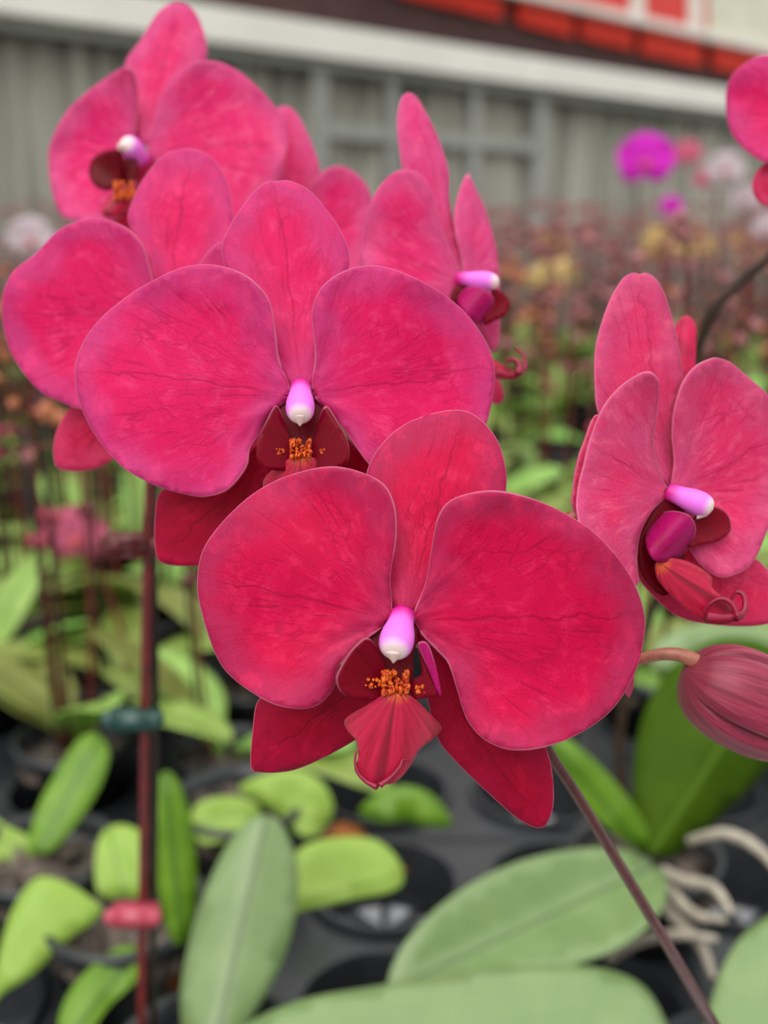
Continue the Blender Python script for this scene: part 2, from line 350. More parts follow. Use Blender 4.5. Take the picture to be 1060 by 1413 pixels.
# the further building above the beam
P2 = PL - NRM*1.6
def w2(px, py): return hit(px, py, P2, NRM)
REDP = simple('red_panel', srgb(240, 50, 20), .5, .4, .1, 4); DKP = simple('dark_louvre', srgb(88, 62, 60), .7, .3, .2, 8); CRM = simple('cream_panel', srgb(232, 230, 208), .7, .3, .06, 4); PKR = simple('red_wash', srgb(224, 74, 70), .6, .3, .08, 3)
def p2(name, q, off, mat, th=.04): return quadbox(name, [w2(*c)+NRM*off for c in q], th, NRM, mat)
p2('wall_upper', [(-300, 300), (1500, 360), (1500, -400), (-300, -400)], -.10, DKP)
for q in ([(540, -50), (700, -14), (700, 25), (560, -8)], [(722, -6), (796, 12), (796, 50), (722, 30)], [(808, 14), (880, 32), (880, 68), (808, 50)], [(892, 34), (975, 54), (975, 90), (892, 72)], [(990, 58), (1120, 88), (1120, 118), (990, 92)]):
    p2('trim_%d' % k, q, -.04, REDP); k += 1
p2('trim_%d' % k, [(500, -62), (1300, 118), (1300, 130), (500, -52)], .06, WHT, .1); k += 1
p2('wall_red', [(480, -200), (976, -150), (976, 48), (480, -66)], .0, PKR)
for x in (668, 868, 948): p2('trim_%d' % k, [(x, -120), (x+16, -120), (x+16, (x+16-728)*.2275-8), (x, (x-728)*.2275-8)], .04, WHT, .03); k += 1
p2('wall_cream', [(978, -150), (1400, -150), (1400, 140), (978, 48)], .01, CRM)
# bench
bench = empty('bench', (0, 2.2, 0)); tag(bench, 'long low greenhouse bench carrying the black trays and potted orchids', 'bench')
BEN = simple('bench_mesh', srgb(196, 198, 202), .5, .5, .45, 60)
def clear(x, y): return (Vector((x, y, 0))-PL).dot(NRM)
def far_y(x): return PL.y + (x-PL.x)*DIR.y/DIR.x - .30
bm = bmesh.new(); lo = [bm.verts.new((x-.3, y-2.15, -.04)) for x, y in ((-1.9, .15), (2.5, .15), (2.5, min(far_y(2.5), 4.15)), (0, min(4.15, far_y(0))), (-1.9, far_y(-1.9)))]
hi = [bm.verts.new(v.co+Vector((0, 0, .04))) for v in lo]; bm.faces.new(list(reversed(lo))); bm.faces.new(hi)
for i in range(5): bm.faces.new((lo[i], lo[(i+1) % 5], hi[(i+1) % 5], hi[i]))
from_bm('bench_top', bm, BEN, bench, False)
for sx_ in (-2.1, 2.1):
    for sy in (-1.8, 1.0 if sx_ < 0 else 1.8):
        bm = bmesh.new(); box_bm(bm, (sx_, sy, -.42), (.05, .05, .76)); from_bm('leg', bm, GRYM, bench, False)
bench.location = (.3, 2.15, 0)
# black carrier trays with round wells
CELL = .135
def tray_mesh(nx, ny, r=.054):
    bm = bmesh.new(); n = 32
    for i in range(nx):
        for j in range(ny):
            cx = (i-(nx-1)/2)*CELL; cy = (j-(ny-1)/2)*CELL; rg = []
            for q, (rad, z) in enumerate(((None, .045), (r+.006, .045), (r+.004, .052), (r, .052), (r-.002, .045), (r-.012, .004))):
                ring = []
                for k_ in range(n):
                    a = 2*math.pi*k_/n; c, s = math.cos(a), math.sin(a)
                    if rad is None: m = CELL/2/max(abs(c), abs(s)); ring.append(bm.verts.new((cx+c*m, cy+s*m, z)))
                    else: ring.append(bm.verts.new((cx+c*rad, cy+s*rad, z)))
                rg.append(ring)
            for q in range(5):
                for k_ in range(n): bm.faces.new((rg[q][k_], rg[q][(k_+1) % n], rg[q+1][(k_+1) % n], rg[q+1][k_]))
            for k_ in range(8):        # ribs closing the bottom of the well
                a = 2*math.pi*k_/8; box_bm(bm, (cx+math.cos(a)*.02, cy+math.sin(a)*.02, .006), (.042, .005, .004), Matrix.Rotation(a, 3, 'Z'))
    hx, hy = nx*CELL/2, ny*CELL/2
    for c, s in (((0, hy, .023), (2*hx, .003, .046)), ((0, -hy, .023), (2*hx, .003, .046)), ((hx, 0, .023), (.003, 2*hy, .046)), ((-hx, 0, .023), (.003, 2*hy, .046))): box_bm(bm, c, s)
    me = bpy.data.meshes.new('pot_tray'); bm.to_mesh(me); bm.free(); me.polygons.foreach_set('use_smooth', [False]*len(me.polygons)); me.materials.append(POTM); return me
TM = tray_mesh(3, 3); TW = 3*CELL+.004
wells = []
def where(x, y):
    u = 530+F*x/((y*math.cos(PITCH)+.4*math.sin(PITCH)))
    side = 'left of the dark stake' if u < 200 else 'below the pink cluster' if u < 520 else 'between front and side-facing blooms' if u < 820 else 'behind the side-facing bloom'
    return ('near row ' if y < 1.15 else 'middle rows ' if y < 2.3 else 'far rows ')+side
for j in range(9):
    y = .36 + TW/2 + j*TW; half = .40*(y+TW/2)+.15; m = int(half/TW+.5)
    for i in range(-m, m+1):
        if y+TW/2 > far_y(i*TW-TW/2): continue
        o = bpy.data.objects.new('pot_tray', TM); C.objects.link(o); o.location = (i*TW, y, 0)
        wh = where(i*TW, y); tag(o, 'black plastic carrier tray with round wells, '+wh, 'tray', 'black trays in the '+wh)
        for a in range(3):
            for b in range(3): wells.append((i*TW+(a-1)*CELL, y+(b-1)*CELL))
# ---------------------------------------------------------------- parts of a row plant
def mesh_only(o):
    me = o.data; return me
def leaf_obj(name, L, Wd, a0, bend, az, base, mat, parent, fold=.25, twist=0.):
    """strap leaf in real 3-D: rises from base at angle a0 and bends over; direction az"""
    nS, nC = 16, 6; bm = bmesh.new(); rows = []; p = Vector((0, 0, 0)); ang = a0; uvs = {}
    for i in range(nS+1):
        t = i/nS; w = Wd*.5*(min(1, (t+.04)*2.2)**.55)*(max(0, 1-t**3.2))**.5 if t < 1 else .0004
        w = max(w*(.35+.65*min(1, t*3.2)), .0015)
        row = []
        for j in range(nC+1):
            s = (j/nC*2-1); q = Vector((0, s*w*math.cos(fold), abs(s)*w*math.sin(fold)*(1-.6*t)))
            R = Matrix.Rotation(-ang, 3, 'Y') @ Matrix.Rotation(twist*t, 3, 'X')
            v = bm.verts.new(p + R @ q); row.append(v); uvs[v] = (t*L*100, s*w*100)
        rows.append(row); p = p + Vector((math.cos(ang), 0, math.sin(ang)))*L/nS; ang -= bend/nS
    ul = bm.loops.layers.uv.new('flat')
    for i in range(nS):
        for j in range(nC):
            f = bm.faces.new((rows[i][j], rows[i+1][j], rows[i+1][j+1], rows[i][j+1]))
            for lp in f.loops: lp[ul].uv = uvs[lp.vert]
    R = Matrix.Rotation(az, 3, 'Z')
    for v in bm.verts: v.co = R @ v.co + Vector(base)
    o = from_bm(name, bm, mat, parent); m = o.modifiers.new('thickness', 'SOLIDIFY'); m.thickness = .0016; m.offset = 0
    return o
def pot(parent, c=(0, 0, 0), r=.05, h=.095, mat=None):
    bm = bmesh.new(); n = 28; rg = []
    for rad, z in ((r*.72, .006), (r*.95, h*.86), (r*1.03, h*.86), (r*1.06, h), (r*.98, h), (r*.94, h*.84), (.0005, h*.84)):
        rg.append([bm.verts.new((c[0]+math.cos(2*math.pi*k_/n)*rad, c[1]+math.sin(2*math.pi*k_/n)*rad, c[2]+z)) for k_ in range(n)])
    for i in range(len(rg)-2):
        for k_ in range(n): bm.faces.new((rg[i][k_], rg[i][(k_+1) % n], rg[i+1][(k_+1) % n], rg[i+1][k_]))
    bm.faces.new(list(reversed(rg[0])))
    o = from_bm('pot', bm, mat or POTM, parent, True)
    bm = bmesh.new(); rnd = random.Random(3)
    for _ in range(46):
        a = rnd.random()*6.28; q = r*.86*rnd.random()**.5; R = Matrix.Rotation(rnd.random()*6, 3, 'Z') @ Matrix.Rotation(rnd.random()*2, 3, 'X')
        box_bm(bm, (c[0]+math.cos(a)*q, c[1]+math.sin(a)*q, c[2]+h*.8), (.018, .012, .009), R)
    s = from_bm('bark_chips', bm, BARK, parent, False); s['kind'] = 'stuff'
    return o
def mini_petal(name, L, Wd, az, mat, parent, c, nrm_tilt=.2, R=None):
    """petal of a small distant bloom, real and curved, in the bloom's own frame (faces -Y)"""
    n = 12; bm = bmesh.new(); rows = []
    for i in range(n+1):
        t = i/n; w = Wd*.5*math.sin(math.pi*min(.97, t**.8*.93+.04))**.7
        row = []
        for j in range(5):
            s = j/2-1; p = Vector((s*w, -.12*Wd*s*s*t + .18*L*t*t*nrm_tilt - .004*(1 if nrm_tilt < .25 else 0)*t, t*L)); row.append(bm.verts.new(p))
        rows.append(row)
    for i in range(n):
        for j in range(4): bm.faces.new((rows[i][j], rows[i][j+1], rows[i+1][j+1], rows[i+1][j]))
    M = Matrix.Rotation(az, 3, 'Y')
    for v in bm.verts: v.co = (R or Matrix.Identity(3)) @ (M @ v.co) + Vector(c)
    o = from_bm(name, bm, mat, parent); m = o.modifiers.new('thickness', 'SOLIDIFY'); m.thickness = .0008
    return o
def bloom(parent, c, size, pm, cm_, R=None):
    f = empty('flower', c, parent); k_ = size/.09
    for az in (0, 2.25, -2.25): mini_petal('sepal', .044*k_, .036*k_, az, pm, f, (0, 0, 0), .5, R)
    for az in (1.25, -1.25): mini_petal('petal', .047*k_, .070*k_, az, pm, f, (0, 0, 0), .1, R)
    ax = (R or Matrix.Identity(3)) @ Vector((0, -1, -.5))
    blob('lip', Vector((0, 0, -.002)), ax, .016*k_, [(0, .002*k_), (.4, .007*k_), (.8, .006*k_), (1, .001*k_)], cm_, f, 12)
    return f
BUDP = simple('bud_dusty', srgb(166, 104, 108), .5, .4, .3, 150); BUDB = simple('bud_withered', srgb(190, 118, 84), .7, .3, .4, 150)
MAG = simple('bloom_magenta', srgb(244, 50, 224), .5, .3, .1, 60, trans=.25); YEL = simple('bloom_yellow', srgb(240, 212, 148), .5, .3, .1, 60, trans=.3)
WHB = simple('bloom_white', srgb(232, 216, 224), .5, .3, .04, 60, trans=.3); PKB = simple('bloom_rose', srgb(238, 120, 156), .5, .3, .25, 90, trans=.25); LIPY = simple('bloom_lip', srgb(214, 96, 90), .5, .3)
def plant(seed, h=.42, spikes=1, buds='p', nl=5, flowers=None, lean=.1, lmat=None, light=False):
    rnd = random.Random(seed); root = empty('potted_orchid'); pot(root)
    lm = lmat or LEAFV; a = rnd.random()*6
    for i in range(nl):
        az = a + (i % 2)*math.pi + rnd.uniform(-.5, .5) + i*.25
        leaf_obj('leaf', rnd.uniform(.13, .19), rnd.uniform(.055, .075), rnd.uniform(.35, 1.15), rnd.uniform(.5, 1.3), az, (math.cos(az)*.008, math.sin(az)*.008, .082+i*.004), lm, root, rnd.uniform(.1, .4), rnd.uniform(-.3, .3))
    for s in range(spikes):
        az = rnd.random()*6.28; d = Vector((math.cos(az), math.sin(az), 0)); d2 = Vector((math.cos(az+rnd.uniform(-.4, .4)), math.sin(az), 0))
        b = d*.02 + Vector((0, 0, .09)); hh = h*rnd.uniform(.85, 1.08)
        pts = [b, b+d*.01+Vector((0, 0, hh*.3)), b+d*.014+Vector((0, 0, hh*.62)), b+d2*.03+Vector((0, 0, hh*.85)), b+d2*(.06+lean)+Vector((0, 0, hh*.98)), b+d2*(.11+lean*1.5)+Vector((0, 0, hh*.95))]
        tube('spike', pts, [.0024, .0022, .002, .0018, .0014, .001], STEMR, root, 7, 4)
        tube('stake', [b+d*.012+Vector((0, 0, -.02)), b+d*.02+Vector((0, 0, hh*.4)), b+d*.022+Vector((0, 0, hh*.82))], .0019, STAKE, root, 6, 2)
        bm = bmesh.new(); box_bm(bm, b+d*.016+Vector((0, 0, hh*.55)), (.018, .010, .012)); bmesh.ops.bevel(bm, geom=bm.edges[:], offset=.002, segments=2, affect='EDGES')
        from_bm('clip', bm, rnd.choice([CLIPG, CLIPR, CLIPB]), root)
        P = catmull(pts[2:], 6, False)
        if buds:
            bmt = BUDP if buds == 'p' else BUDB
            for q in range(7):
                p = P[int(len(P)*(.3+.68*q/7))-1]; sd = Vector((rnd.uniform(-1, 1), rnd.uniform(-1, 1), rnd.uniform(-.9, .2))).normalized(); L_ = rnd.uniform(.014, .026)
                blob('bud', p, sd, L_, [(0, .001), (.25, .0016), (.45, L_*.22), (.7, L_*.3), (1, .0005)], bmt, root, 8)
        if flowers:
            for q in range(flowers[1]):
                p = P[int(len(P)*(.55+.4*q/max(1, flowers[1])))-1]
                bloom(root, p+Vector((rnd.uniform(-.02, .02), -.01, -.012)), flowers[2], flowers[0], LIPY, Matrix.Rotation(rnd.uniform(-.5, .5), 3, 'Z'))
    return root
def copy_tree(o, parent=None):
    c = o.copy(); C.objects.link(c)
    if parent is not None: c.parent = parent
    for ch in list(o.children): copy_tree(ch, c)
    return c
TEMPL = {
 'a': (lambda s: plant(s, .40, 1, 'p', 5), 'green orchid with one maroon spike of dusty buds'),
 'b': (lambda s: plant(s, .40, 3, 'b', 5), 'orchid with three spikes of withered orange buds'),
 'c': (lambda s: plant(s, .40, 0, None, 7), 'broad-leaved green orchid without a spike'),
 'd': (lambda s: plant(s, .42, 3, 'p', 4, lean=.03), 'orchid with three upright spikes of dusty buds'),
 'y': (lambda s: plant(s, .40, 1, 'p', 4, (YEL, 4, .07)), 'orchid with pale yellow blooms'),
}
made = {}
def put(kind, x, y, rz, s=1.0):
    if kind not in made: o = TEMPL[kind][0](ord(kind)); made[kind] = o
    else: o = copy_tree(made[kind])
    o.location = (x, y, .012); o.rotation_euler = (0, 0, rz); o.scale = (s, s, s)
    wh = where(x, y); tag(o, TEMPL[kind][1]+', '+wh, 'orchid', TEMPL[kind][1].replace('orchid', 'orchids', 1)+' in the '+wh); return o
rnd = random.Random(5)
def proj(x, y, z):
    q = CAM.transposed() @ (Vector((x, y, z))-EYE); return 530+F*q.x/-q.z, 706.5-F*q.y/-q.z
cnt = 0
TAKEN = [ground(*q) for q in ((1030,1530), (890,1200), (290,1490), (175,1280), (60,1200), (330,1125), (110,950))]
for (x, y) in wells:
    if y < .60 or min((Vector((x, y, .012))-q).length for q in TAKEN) < .105: continue
    q_ = rnd.random()
    if y > 2.4 and q_ < (.30 if x > -.1 else .55): continue
    if 1.5 < y <= 2.4 and q_ < .42: continue
    if y < 1.5 and q_ < .06: continue
    u, v = proj(x, y, .1)
    if u < -90 or u > 1150: continue
    if y > far_y(x)-.15: continue
    if 520 < u < 830 and y < 1.0: continue
    if u > 830 and y < .85: continue
    if y > 2.4: kd = rnd.choice('ddadyydad' if x > .2 else 'aaabd')
    else: kd = rnd.choice('abbddba' if x < 0 else 'abccd')
    put(kd, x+rnd.uniform(-.008, .008), y+rnd.uniform(-.008, .008), rnd.random()*6.28, rnd.uniform(.85, 1.08)*(1.12 if y > 2.4 else 1)); cnt += 1
print('row plants', cnt)
# ---------------------------------------------------------------- special distant blooms
def special(px, py, d, mat, size, label, n=1, h=None):
    p = at(px, py, d); root = empty('potted_orchid', (p.x+.02, p.y+.05, .012)); pot(root)
    for i in range(4): leaf_obj('leaf', .15, .06, .7, .9, i*1.7, (0, 0, .085), LEAFV, root)
    q = Vector((p.x, p.y, p.z)) - root.location
    tube('spike', [Vector((0, 0, .085)), Vector((.005, 0, q.z*.5)), q+Vector((0, .05, -.03)), q+Vector((0, .03, .02)), q+Vector((0, .012, .004))], [.0026, .0024, .002, .0016, .001], STEMR, root, 8, 4)
    for i in range(n):
        c = q + (Vector((0, 0, 0)) if i == 0 else Vector((.055*i, .02, -.06*i)))
        bloom(root, c, size*(1 if i == 0 else .8), mat, LIPY)
        if i: tube('pedicel', [q+Vector((0, .03, .02)), (q+c)/2+Vector((0, .03, 0)), c+Vector((0, .006, 0))], .001, STEMR, root, 6, 3)
    tag(root, label, 'orchid'); return root
special(890, 222, 1.65, MAG, .088, 'orchid with one round bright magenta bloom high before the grey curtain')
special(948, 212, 2.6, PKB, .07, 'orchid with small rose blooms just beside the round magenta bloom', 2)
special(1000, 235, 2.3, WHB, .085, 'orchid with drooping whitish blooms beside the rose blooms', 3)
special(44, 330, 1.3, WHB, .058, 'orchid with one white bloom near the frame edge below the crimson blooms')
special(106, 740, .95, PKB, .058, 'orchid with a small half-open pink bloom beside the dark stake')
special(925, 285, 2.4, MAG, .05, 'orchid with small dim magenta bloom under the round magenta one')
# ---------------------------------------------------------------- hero flowers
def hero_column(f, p0, p1, d0, d1, w, seed=0, beak=None):
    a = at(*p0, d0); b = at(*p1, d1); r = w/2*d0/F; ax = b-a; L_ = ax.length
    blob('column', a, ax, L_, [(0, r*.72), (.25, r*.78), (.55, r*.98), (.8, r*.95), (.95, r*.62), (1.0, r*.15)], COLM, f, 24)
    if beak: 
        c = at(*beak[0], d1+.0012); e = at(*beak[1], d1+.0010)
        blob('anther_cap', c, e-c, (e-c).length, [(0, r*.15), (.2, r*.5), (.55, r*.34), (1, .0001)], BEAK, f, 16)
def callus(f, px, py, d, r, spots=()):
    bm = bmesh.new(); rn = random.Random(4); R_ = r*d/F
    for i in range(95):
        c = at(px+rn.uniform(-.95, .95)*r, py+rn.uniform(-.8, .8)*r, d-rn.random()*.0012)
        bmesh.ops.create_icosphere(bm, subdivisions=1, radius=R_*rn.uniform(.09, .19), matrix=Matrix.Translation(c) @ Matrix.Diagonal((1, 1, rn.uniform(.8, 2.4), 1)))
    for (x, y, s) in spots:
        for i in range(18):
            c = at(x+rn.uniform(-1.3, 1.3)*s, y+rn.uniform(-.7, .7)*s, d+.0008)
            bmesh.ops.create_icosphere(bm, subdivisions=1, radius=s*rn.uniform(.2, .42)*d/F, matrix=Matrix.Translation(c))
    from_bm('callus', bm, CAL, f)
def tendril(f, pts, d, r0=.0009):
    tube('tendril', [at(x, y, d + (i*.0006)) for i, (x, y) in enumerate(pts)], [r0*1.3]+[r0*(1-.8*i/len(pts)) for i in range(1, len(pts))], TEND, f, 8, 6)

def newplant(px, py, d, label):
    p = at(px, py, d); r = empty('potted_orchid', (0, 0, 0)); tag(r, label, 'orchid'); return r
# ---- plant A: the front crimson spike
PA = newplant(0, 0, 1, 'orchid whose brown spike leans from the lower corner and bears the sharp front crimson bloom')
f1 = empty('flower', (0, 0, 0), PA)
P_ = [RED, RIM]; Q_ = [SEP, RIM]; PP = [PINK, RIM]; QP = [SEPP, RIM]
sheet('petal', [(541,845),(538,801),(547,741),(544,696),(523,663),(465,644),(405,654),(351,681),(308,720),(281,759),(273,801),(277,838),(296,898),(320,934),(369,968),(411,978),(441,971),(462,946),(466,922),(489,895),(508,880),(528,865)], (548,856), (300,800), .2400, (.0005,.0), .004, .010, .0019, -.001, mats=P_, parent=f1, seed=1)
sheet('petal', [(572,845),(589,801),(598,741),(607,708),(628,687),(677,677),(731,687),(779,708),(828,741),(870,795),(888,844),(888,880),(876,928),(846,977),(803,1010),(755,1030),(707,1035),(671,1022),(646,995),(631,952),(619,916),(604,898),(580,872)], (560,856), (885,850), .2400, (.0,.0008), .005, .006, .0019, -.0015, mats=P_, parent=f1, seed=2)
sheet('sepal', [(541,840),(530,790),(512,740),(503,690),(507,650),(526,614),(562,584),(616,567),(653,572),(683,602),(696,638),(698,675),(684,725),(645,785),(600,825),(578,842)], (559,850), (640,570), .2415, (0,.0), -.003, .006, .001, .006, mats=P_, parent=f1, seed=3)
sheet('sepal', [(548,900),(500,905),(440,930),(380,955),(356,968),(349,1010),(346,1055),(357,1065),(405,1062),(460,1038),(505,1010),(540,970),(556,930)], (552,895), (350,1060), .2425, (0,0), -.004, .008, .0008, .006, mats=Q_, parent=f1, seed=4)
sheet('sepal', [(576,884),(584,930),(592,975),(604,1019),(628,1049),(671,1091),(713,1128),(743,1142),(758,1130),(764,1095),(755,1037),(725,985),(670,930),(615,890),(580,870)], (562,880), (755,1140), .2425, (0,0), -.004, .008, .0008, .006, fold=.0, mats=Q_, parent=f1, seed=5)
sheet('lip', [(531,958),(505,974),(478,992),(481,1008),(493,1023),(495,1045),(490,1061),(500,1075),(515,1082),(520,1089),(526,1083),(546,1078),(565,1057),(578,1034),(599,1017),(608,1003),(593,985),(570,962),(550,956)], (549,950), (520,1089), .2345, (0,-.001), -.010, .003, .0006, mats=[LIP, TEND], parent=f1, step=5)
sheet('lip_lobe', [(508,880),(487,895),(472,917),(464,938),(474,958),(500,966),(532,962),(536,935),(526,905)], (535,950), (490,895), .2375, (.004,0), 0, -.002, mats=[LOBE_D], parent=f1, step=6)
sheet('lip_lobe', [(577,889),(582,885),(589,887),(595,898),(603,925),(609,957),(604,955),(592,925),(583,905)], (596,960), (582,888), .2340, (0,0), 0, 0, mats=[LOBE_M], parent=f1, step=4)
sheet('lip_lobe', [(576,892),(583,908),(592,928),(605,958),(594,962),(572,964),(566,950),(570,938),(582,930),(580,910)], (566,955), (580,900), .2362, (-.004,0), 0, 0, mats=[LOBE_D], parent=f1, step=5)
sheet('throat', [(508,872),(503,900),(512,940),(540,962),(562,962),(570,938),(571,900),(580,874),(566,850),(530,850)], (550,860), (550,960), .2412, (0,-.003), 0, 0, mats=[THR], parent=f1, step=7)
hero_column(f1, (556,848), (543,903), .2395, .2300, 47, beak=((544,896),(543,915)))
callus(f1, 546, 942, .2345, 19, ((515,943,8),(582,950,8)))
tendril(f1, [(520,1086),(505,1078),(494,1066),(490,1050),(492,1036)], .2350, .0006)
tendril(f1, [(524,1084),(540,1072),(552,1058),(556,1048),(566,1050)], .2340, .0006)
# F7: side-facing bloom on the right
f7 = empty('flower', (0, 0, 0), PA)
D7 = .270
sheet('sepal', [(918,668),(890,640),(850,610),(826,569),(821,530),(821,487),(828,453),(842,414),(859,385),(873,377),(882,379),(890,377),(904,385),(916,405),(927,439),(935,473),(941,521),(934,548),(927,586),(928,629),(930,662)], (924,672), (882,378), D7+.002, (.010,0), -.003, .006, .001, .004, mats=[RED_BACKLIT, RIM], parent=f7, seed=6)
sheet('petal', [(922,680),(915,665),(907,643),(901,609),(906,575),(910,535),(906,520),(893,513),(873,521),(851,538),(831,564),(814,606),(805,643),(798,671),(796,705),(808,745),(845,790),(879,808),(878,780),(880,750),(886,728),(900,705)], (922,682), (815,610), D7, (.013,0), .003, .002, .001, mats=[RED_BACKLIT, RIM], parent=f7, seed=7)
sheet('petal', [(926,675),(930,637),(927,600),(930,566),(941,530),(958,507),(978,496),(992,494),(1009,501),(1029,518),(1062,548),(1088,590),(1092,640),(1078,695),(1060,730),(1045,765),(1028,786),(998,797),(974,786),(956,765),(944,735),(932,700)], (926,682), (1080,600), D7, (.008,0), .003, .002, .0015, mats=[RED_BACKLIT, RIM], parent=f7, seed=8)
sheet('sepal', [(900,740),(884,765),(880,795),(903,824),(926,845),(950,856),(986,862),(1028,864),(1062,860),(1105,845),(1118,822),(1092,802),(1060,786),(1040,770),(1000,762),(950,752),(920,742)], (905,740), (1110,830), D7+.003, (.006,0), -.003, .003, .0006, mats=QP, parent=f7, seed=9)
sheet('sepal', [(830,570),(805,612),(796,640),(791,670),(792,705),(830,740),(895,700),(900,620)], (905,690), (795,650), D7+.004, (.010,0), 0, 0, mats=QP, parent=f7, seed=10)
sheet('lip_lobe', [(959,714),(968,706),(983,699),(998,704),(1007,717),(1007,735),(992,746),(968,752),(952,755),(945,740)], (945,735), (1005,715), D7-.002, (.004,0), .002, 0, mats=[LOBE_D], parent=f7, step=6)
sheet('lip_lobe', [(903,720),(912,710),(929,706),(950,711),(959,726),(956,744),(944,762),(929,771),(909,776),(896,764),(892,742)], (900,770), (950,715), D7-.009, (.004,0), -.012, 0, mats=[LOBE_M], parent=f7, step=6)
sheet('lip', [(906,775),(926,770),(953,777),(980,795),(983,812),(1004,830),(1021,852),(995,861),(968,854),(938,832),(917,812),(906,795)], (908,775), (1018,852), D7-.006, (.004,0), -.006, 0, mats=[LIP, TEND], parent=f7, step=6)
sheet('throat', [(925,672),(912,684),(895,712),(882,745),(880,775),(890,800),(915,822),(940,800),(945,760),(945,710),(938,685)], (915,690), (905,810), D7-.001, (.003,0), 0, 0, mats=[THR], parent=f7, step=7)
hero_column(f7, (922,678), (984,702), D7-.001, D7-.006, 34, beak=((972,703),(962,716)))
tendril(f7, [(975,852),(1000,853),(1016,848),(1010,833),(995,826),(980,833),(971,846)], D7-.008, .0012)
tendril(f7, [(1014,850),(1024,847),(1029,836),(1026,821),(1016,817),(1009,828)], D7-.008, .0012)
# bud, its pedicel, small rear buds
def bud(parent, base, tip, d, prof, mat, groove=.10, ph=.6, seg=120):
    a = at(*base, d); b = at(*tip, d+.004); k_ = d/F
    def g(an, t):
        x = ((an+ph+.25*t)/(2*math.pi)*4) % 1; m = min(x, 1-x)
        return 1 - groove*math.exp(-(m/.03)**2)*math.sin(math.pi*min(1, max(0, t)))**.35 + groove*.35*math.exp(-((m-.14)/.08)**2)
    o = blob('flower_bud', a, b-a, (b-a).length, [(t, r*k_) for t, r in prof], mat, parent, seg, 1., g, side=(0, -1, .3))
    me = o.data; n = len(me.vertices)//seg; v = [((i % seg)/seg*2*math.pi+ph+.25*min(1, (i//seg)/n)) for i in range(len(me.vertices))]
    at1 = me.attributes.new('sa', 'FLOAT', 'POINT'); at1.data.foreach_set('value', [math.sin(x)*3 for x in v]); at2 = me.attributes.new('ca', 'FLOAT', 'POINT'); at2.data.foreach_set('value', [math.cos(x)*3 for x in v])
    return o
def bud_mat():
    t = NT('bud_skin'); al = t.n('Attribute', attribute_name='along').outputs['Fac']
    c3 = t.n('CombineXYZ'); t.l(t.n('Attribute', attribute_name='sa').outputs['Fac'], c3.inputs[0]); t.l(t.n('Attribute', attribute_name='ca').outputs['Fac'], c3.inputs[1]); t.l(t.math('MULTIPLY', al, .8), c3.inputs[2])
    f = t.noise(c3.outputs[0], 2.4, 5, .7); c = t.mix(t.ramp(f, .32, .68), srgb(108, 16, 44), srgb(164, 50, 80))
    c = t.mix(t.math('MULTIPLY', t.math('SUBTRACT', 1, t.ramp(al, 0, .2)), .6), c, srgb(120, 36, 50))
    t.set(Base_Color=c, Roughness=.42, Specular_IOR_Level=.4, Sheen_Weight=.1); return t.m
BUD = bud_mat()
bud(PA, (945,926), (1180,1040), .262, [(0, 10), (.02, 24), (.07, 46), (.18, 64), (.33, 71), (.52, 68), (.74, 48), (.92, 20), (1, 2)], BUD, .12, .9)
tube('pedicel', [at(800,960,.275), at(850,925,.27), at(900,905,.264), at(940,904,.262), at(970,920,.262)], [.0014, .0014, .0015, .0017, .0024], PED, PA, 12)
bud(PA, (930,620), (948,436), .30, [(0, 8), (.3, 16), (.7, 17), (.93, 13), (1, 2)], SEPP if False else simple('bud_rear', srgb(196, 14, 76), .5, .3, .2, 200), .15)
bud(PA, (860,900), (868,962), .262, [(0, 8), (.4, 12), (.8, 7), (1, 1)], simple('bud_rear_pink', srgb(214, 60, 110), .5, .3, .2, 200), .15)
bud(PA, (835,740), (775,712), .285, [(0, 12), (.4, 22), (.8, 14), (1, 2)], simple('bud_rear_dark', srgb(176, 20, 60), .5, .3, .2, 200), .15)
tube('pedicel', [at(735,790,.275), at(770,735,.278), at(820,698,.28), at(880,690,.278), at(921,682,.274)], .0018, PED, PA, 12)
tube('pedicel', [at(640,930,.266), at(600,900,.256), at(560,870,.243)], .0018, PED, PA, 12)
stA = [at(1060,1530,.51), at(1022,1468,.41), at(985,1413,.345), at(925,1310,.315), at(850,1185,.297), at(795,1095,.286), at(757,1035,.281), at(725,960,.277), at(722,850,.275), at(740,780,.275), at(800,720,.285), at(925,640,.30)]
tube('spike', stA, [.0021, .0020, .0019, .00172, .00155, .0015, .0014, .0014, .0013, .0012, .0011, .0008], STEM, PA, 14, 8)
tube('pedicel', [at(725,960,.277), at(760,965,.277), at(800,960,.275)], .0014, PED, PA, 10)
def hleaf(parent, ol, base, tip, d0, mat, g=(0, 0), cup=0., roll=0., fold=0., lay=0.):
    return sheet('leaf', ol, base, tip, d0, g, cup, roll, 0, lay, fold, mats=[mat], parent=parent, th=.0018, step=22, n=5)
hleaf(PA, [(330,1440),(345,1412),(420,1380),(520,1362),(640,1342),(760,1332),(840,1340),(890,1365),(922,1420),(930,1470),(860,1510),(700,1530),(480,1510)], (940,1500), (330,1430), .50, LEAFG, (0,-.05), 0, -.01, -.06)
hleaf(PA, [(975,1440),(985,1370),(1010,1310),(1045,1275),(1090,1255),(1150,1260),(1180,1320),(1160,1420),(1080,1500),(1010,1490)], (1060,1500), (1100,1255), .47, LEAFG, (0,-.05), 0, 0, -.04)
pot(PA, ground(1030,1530))
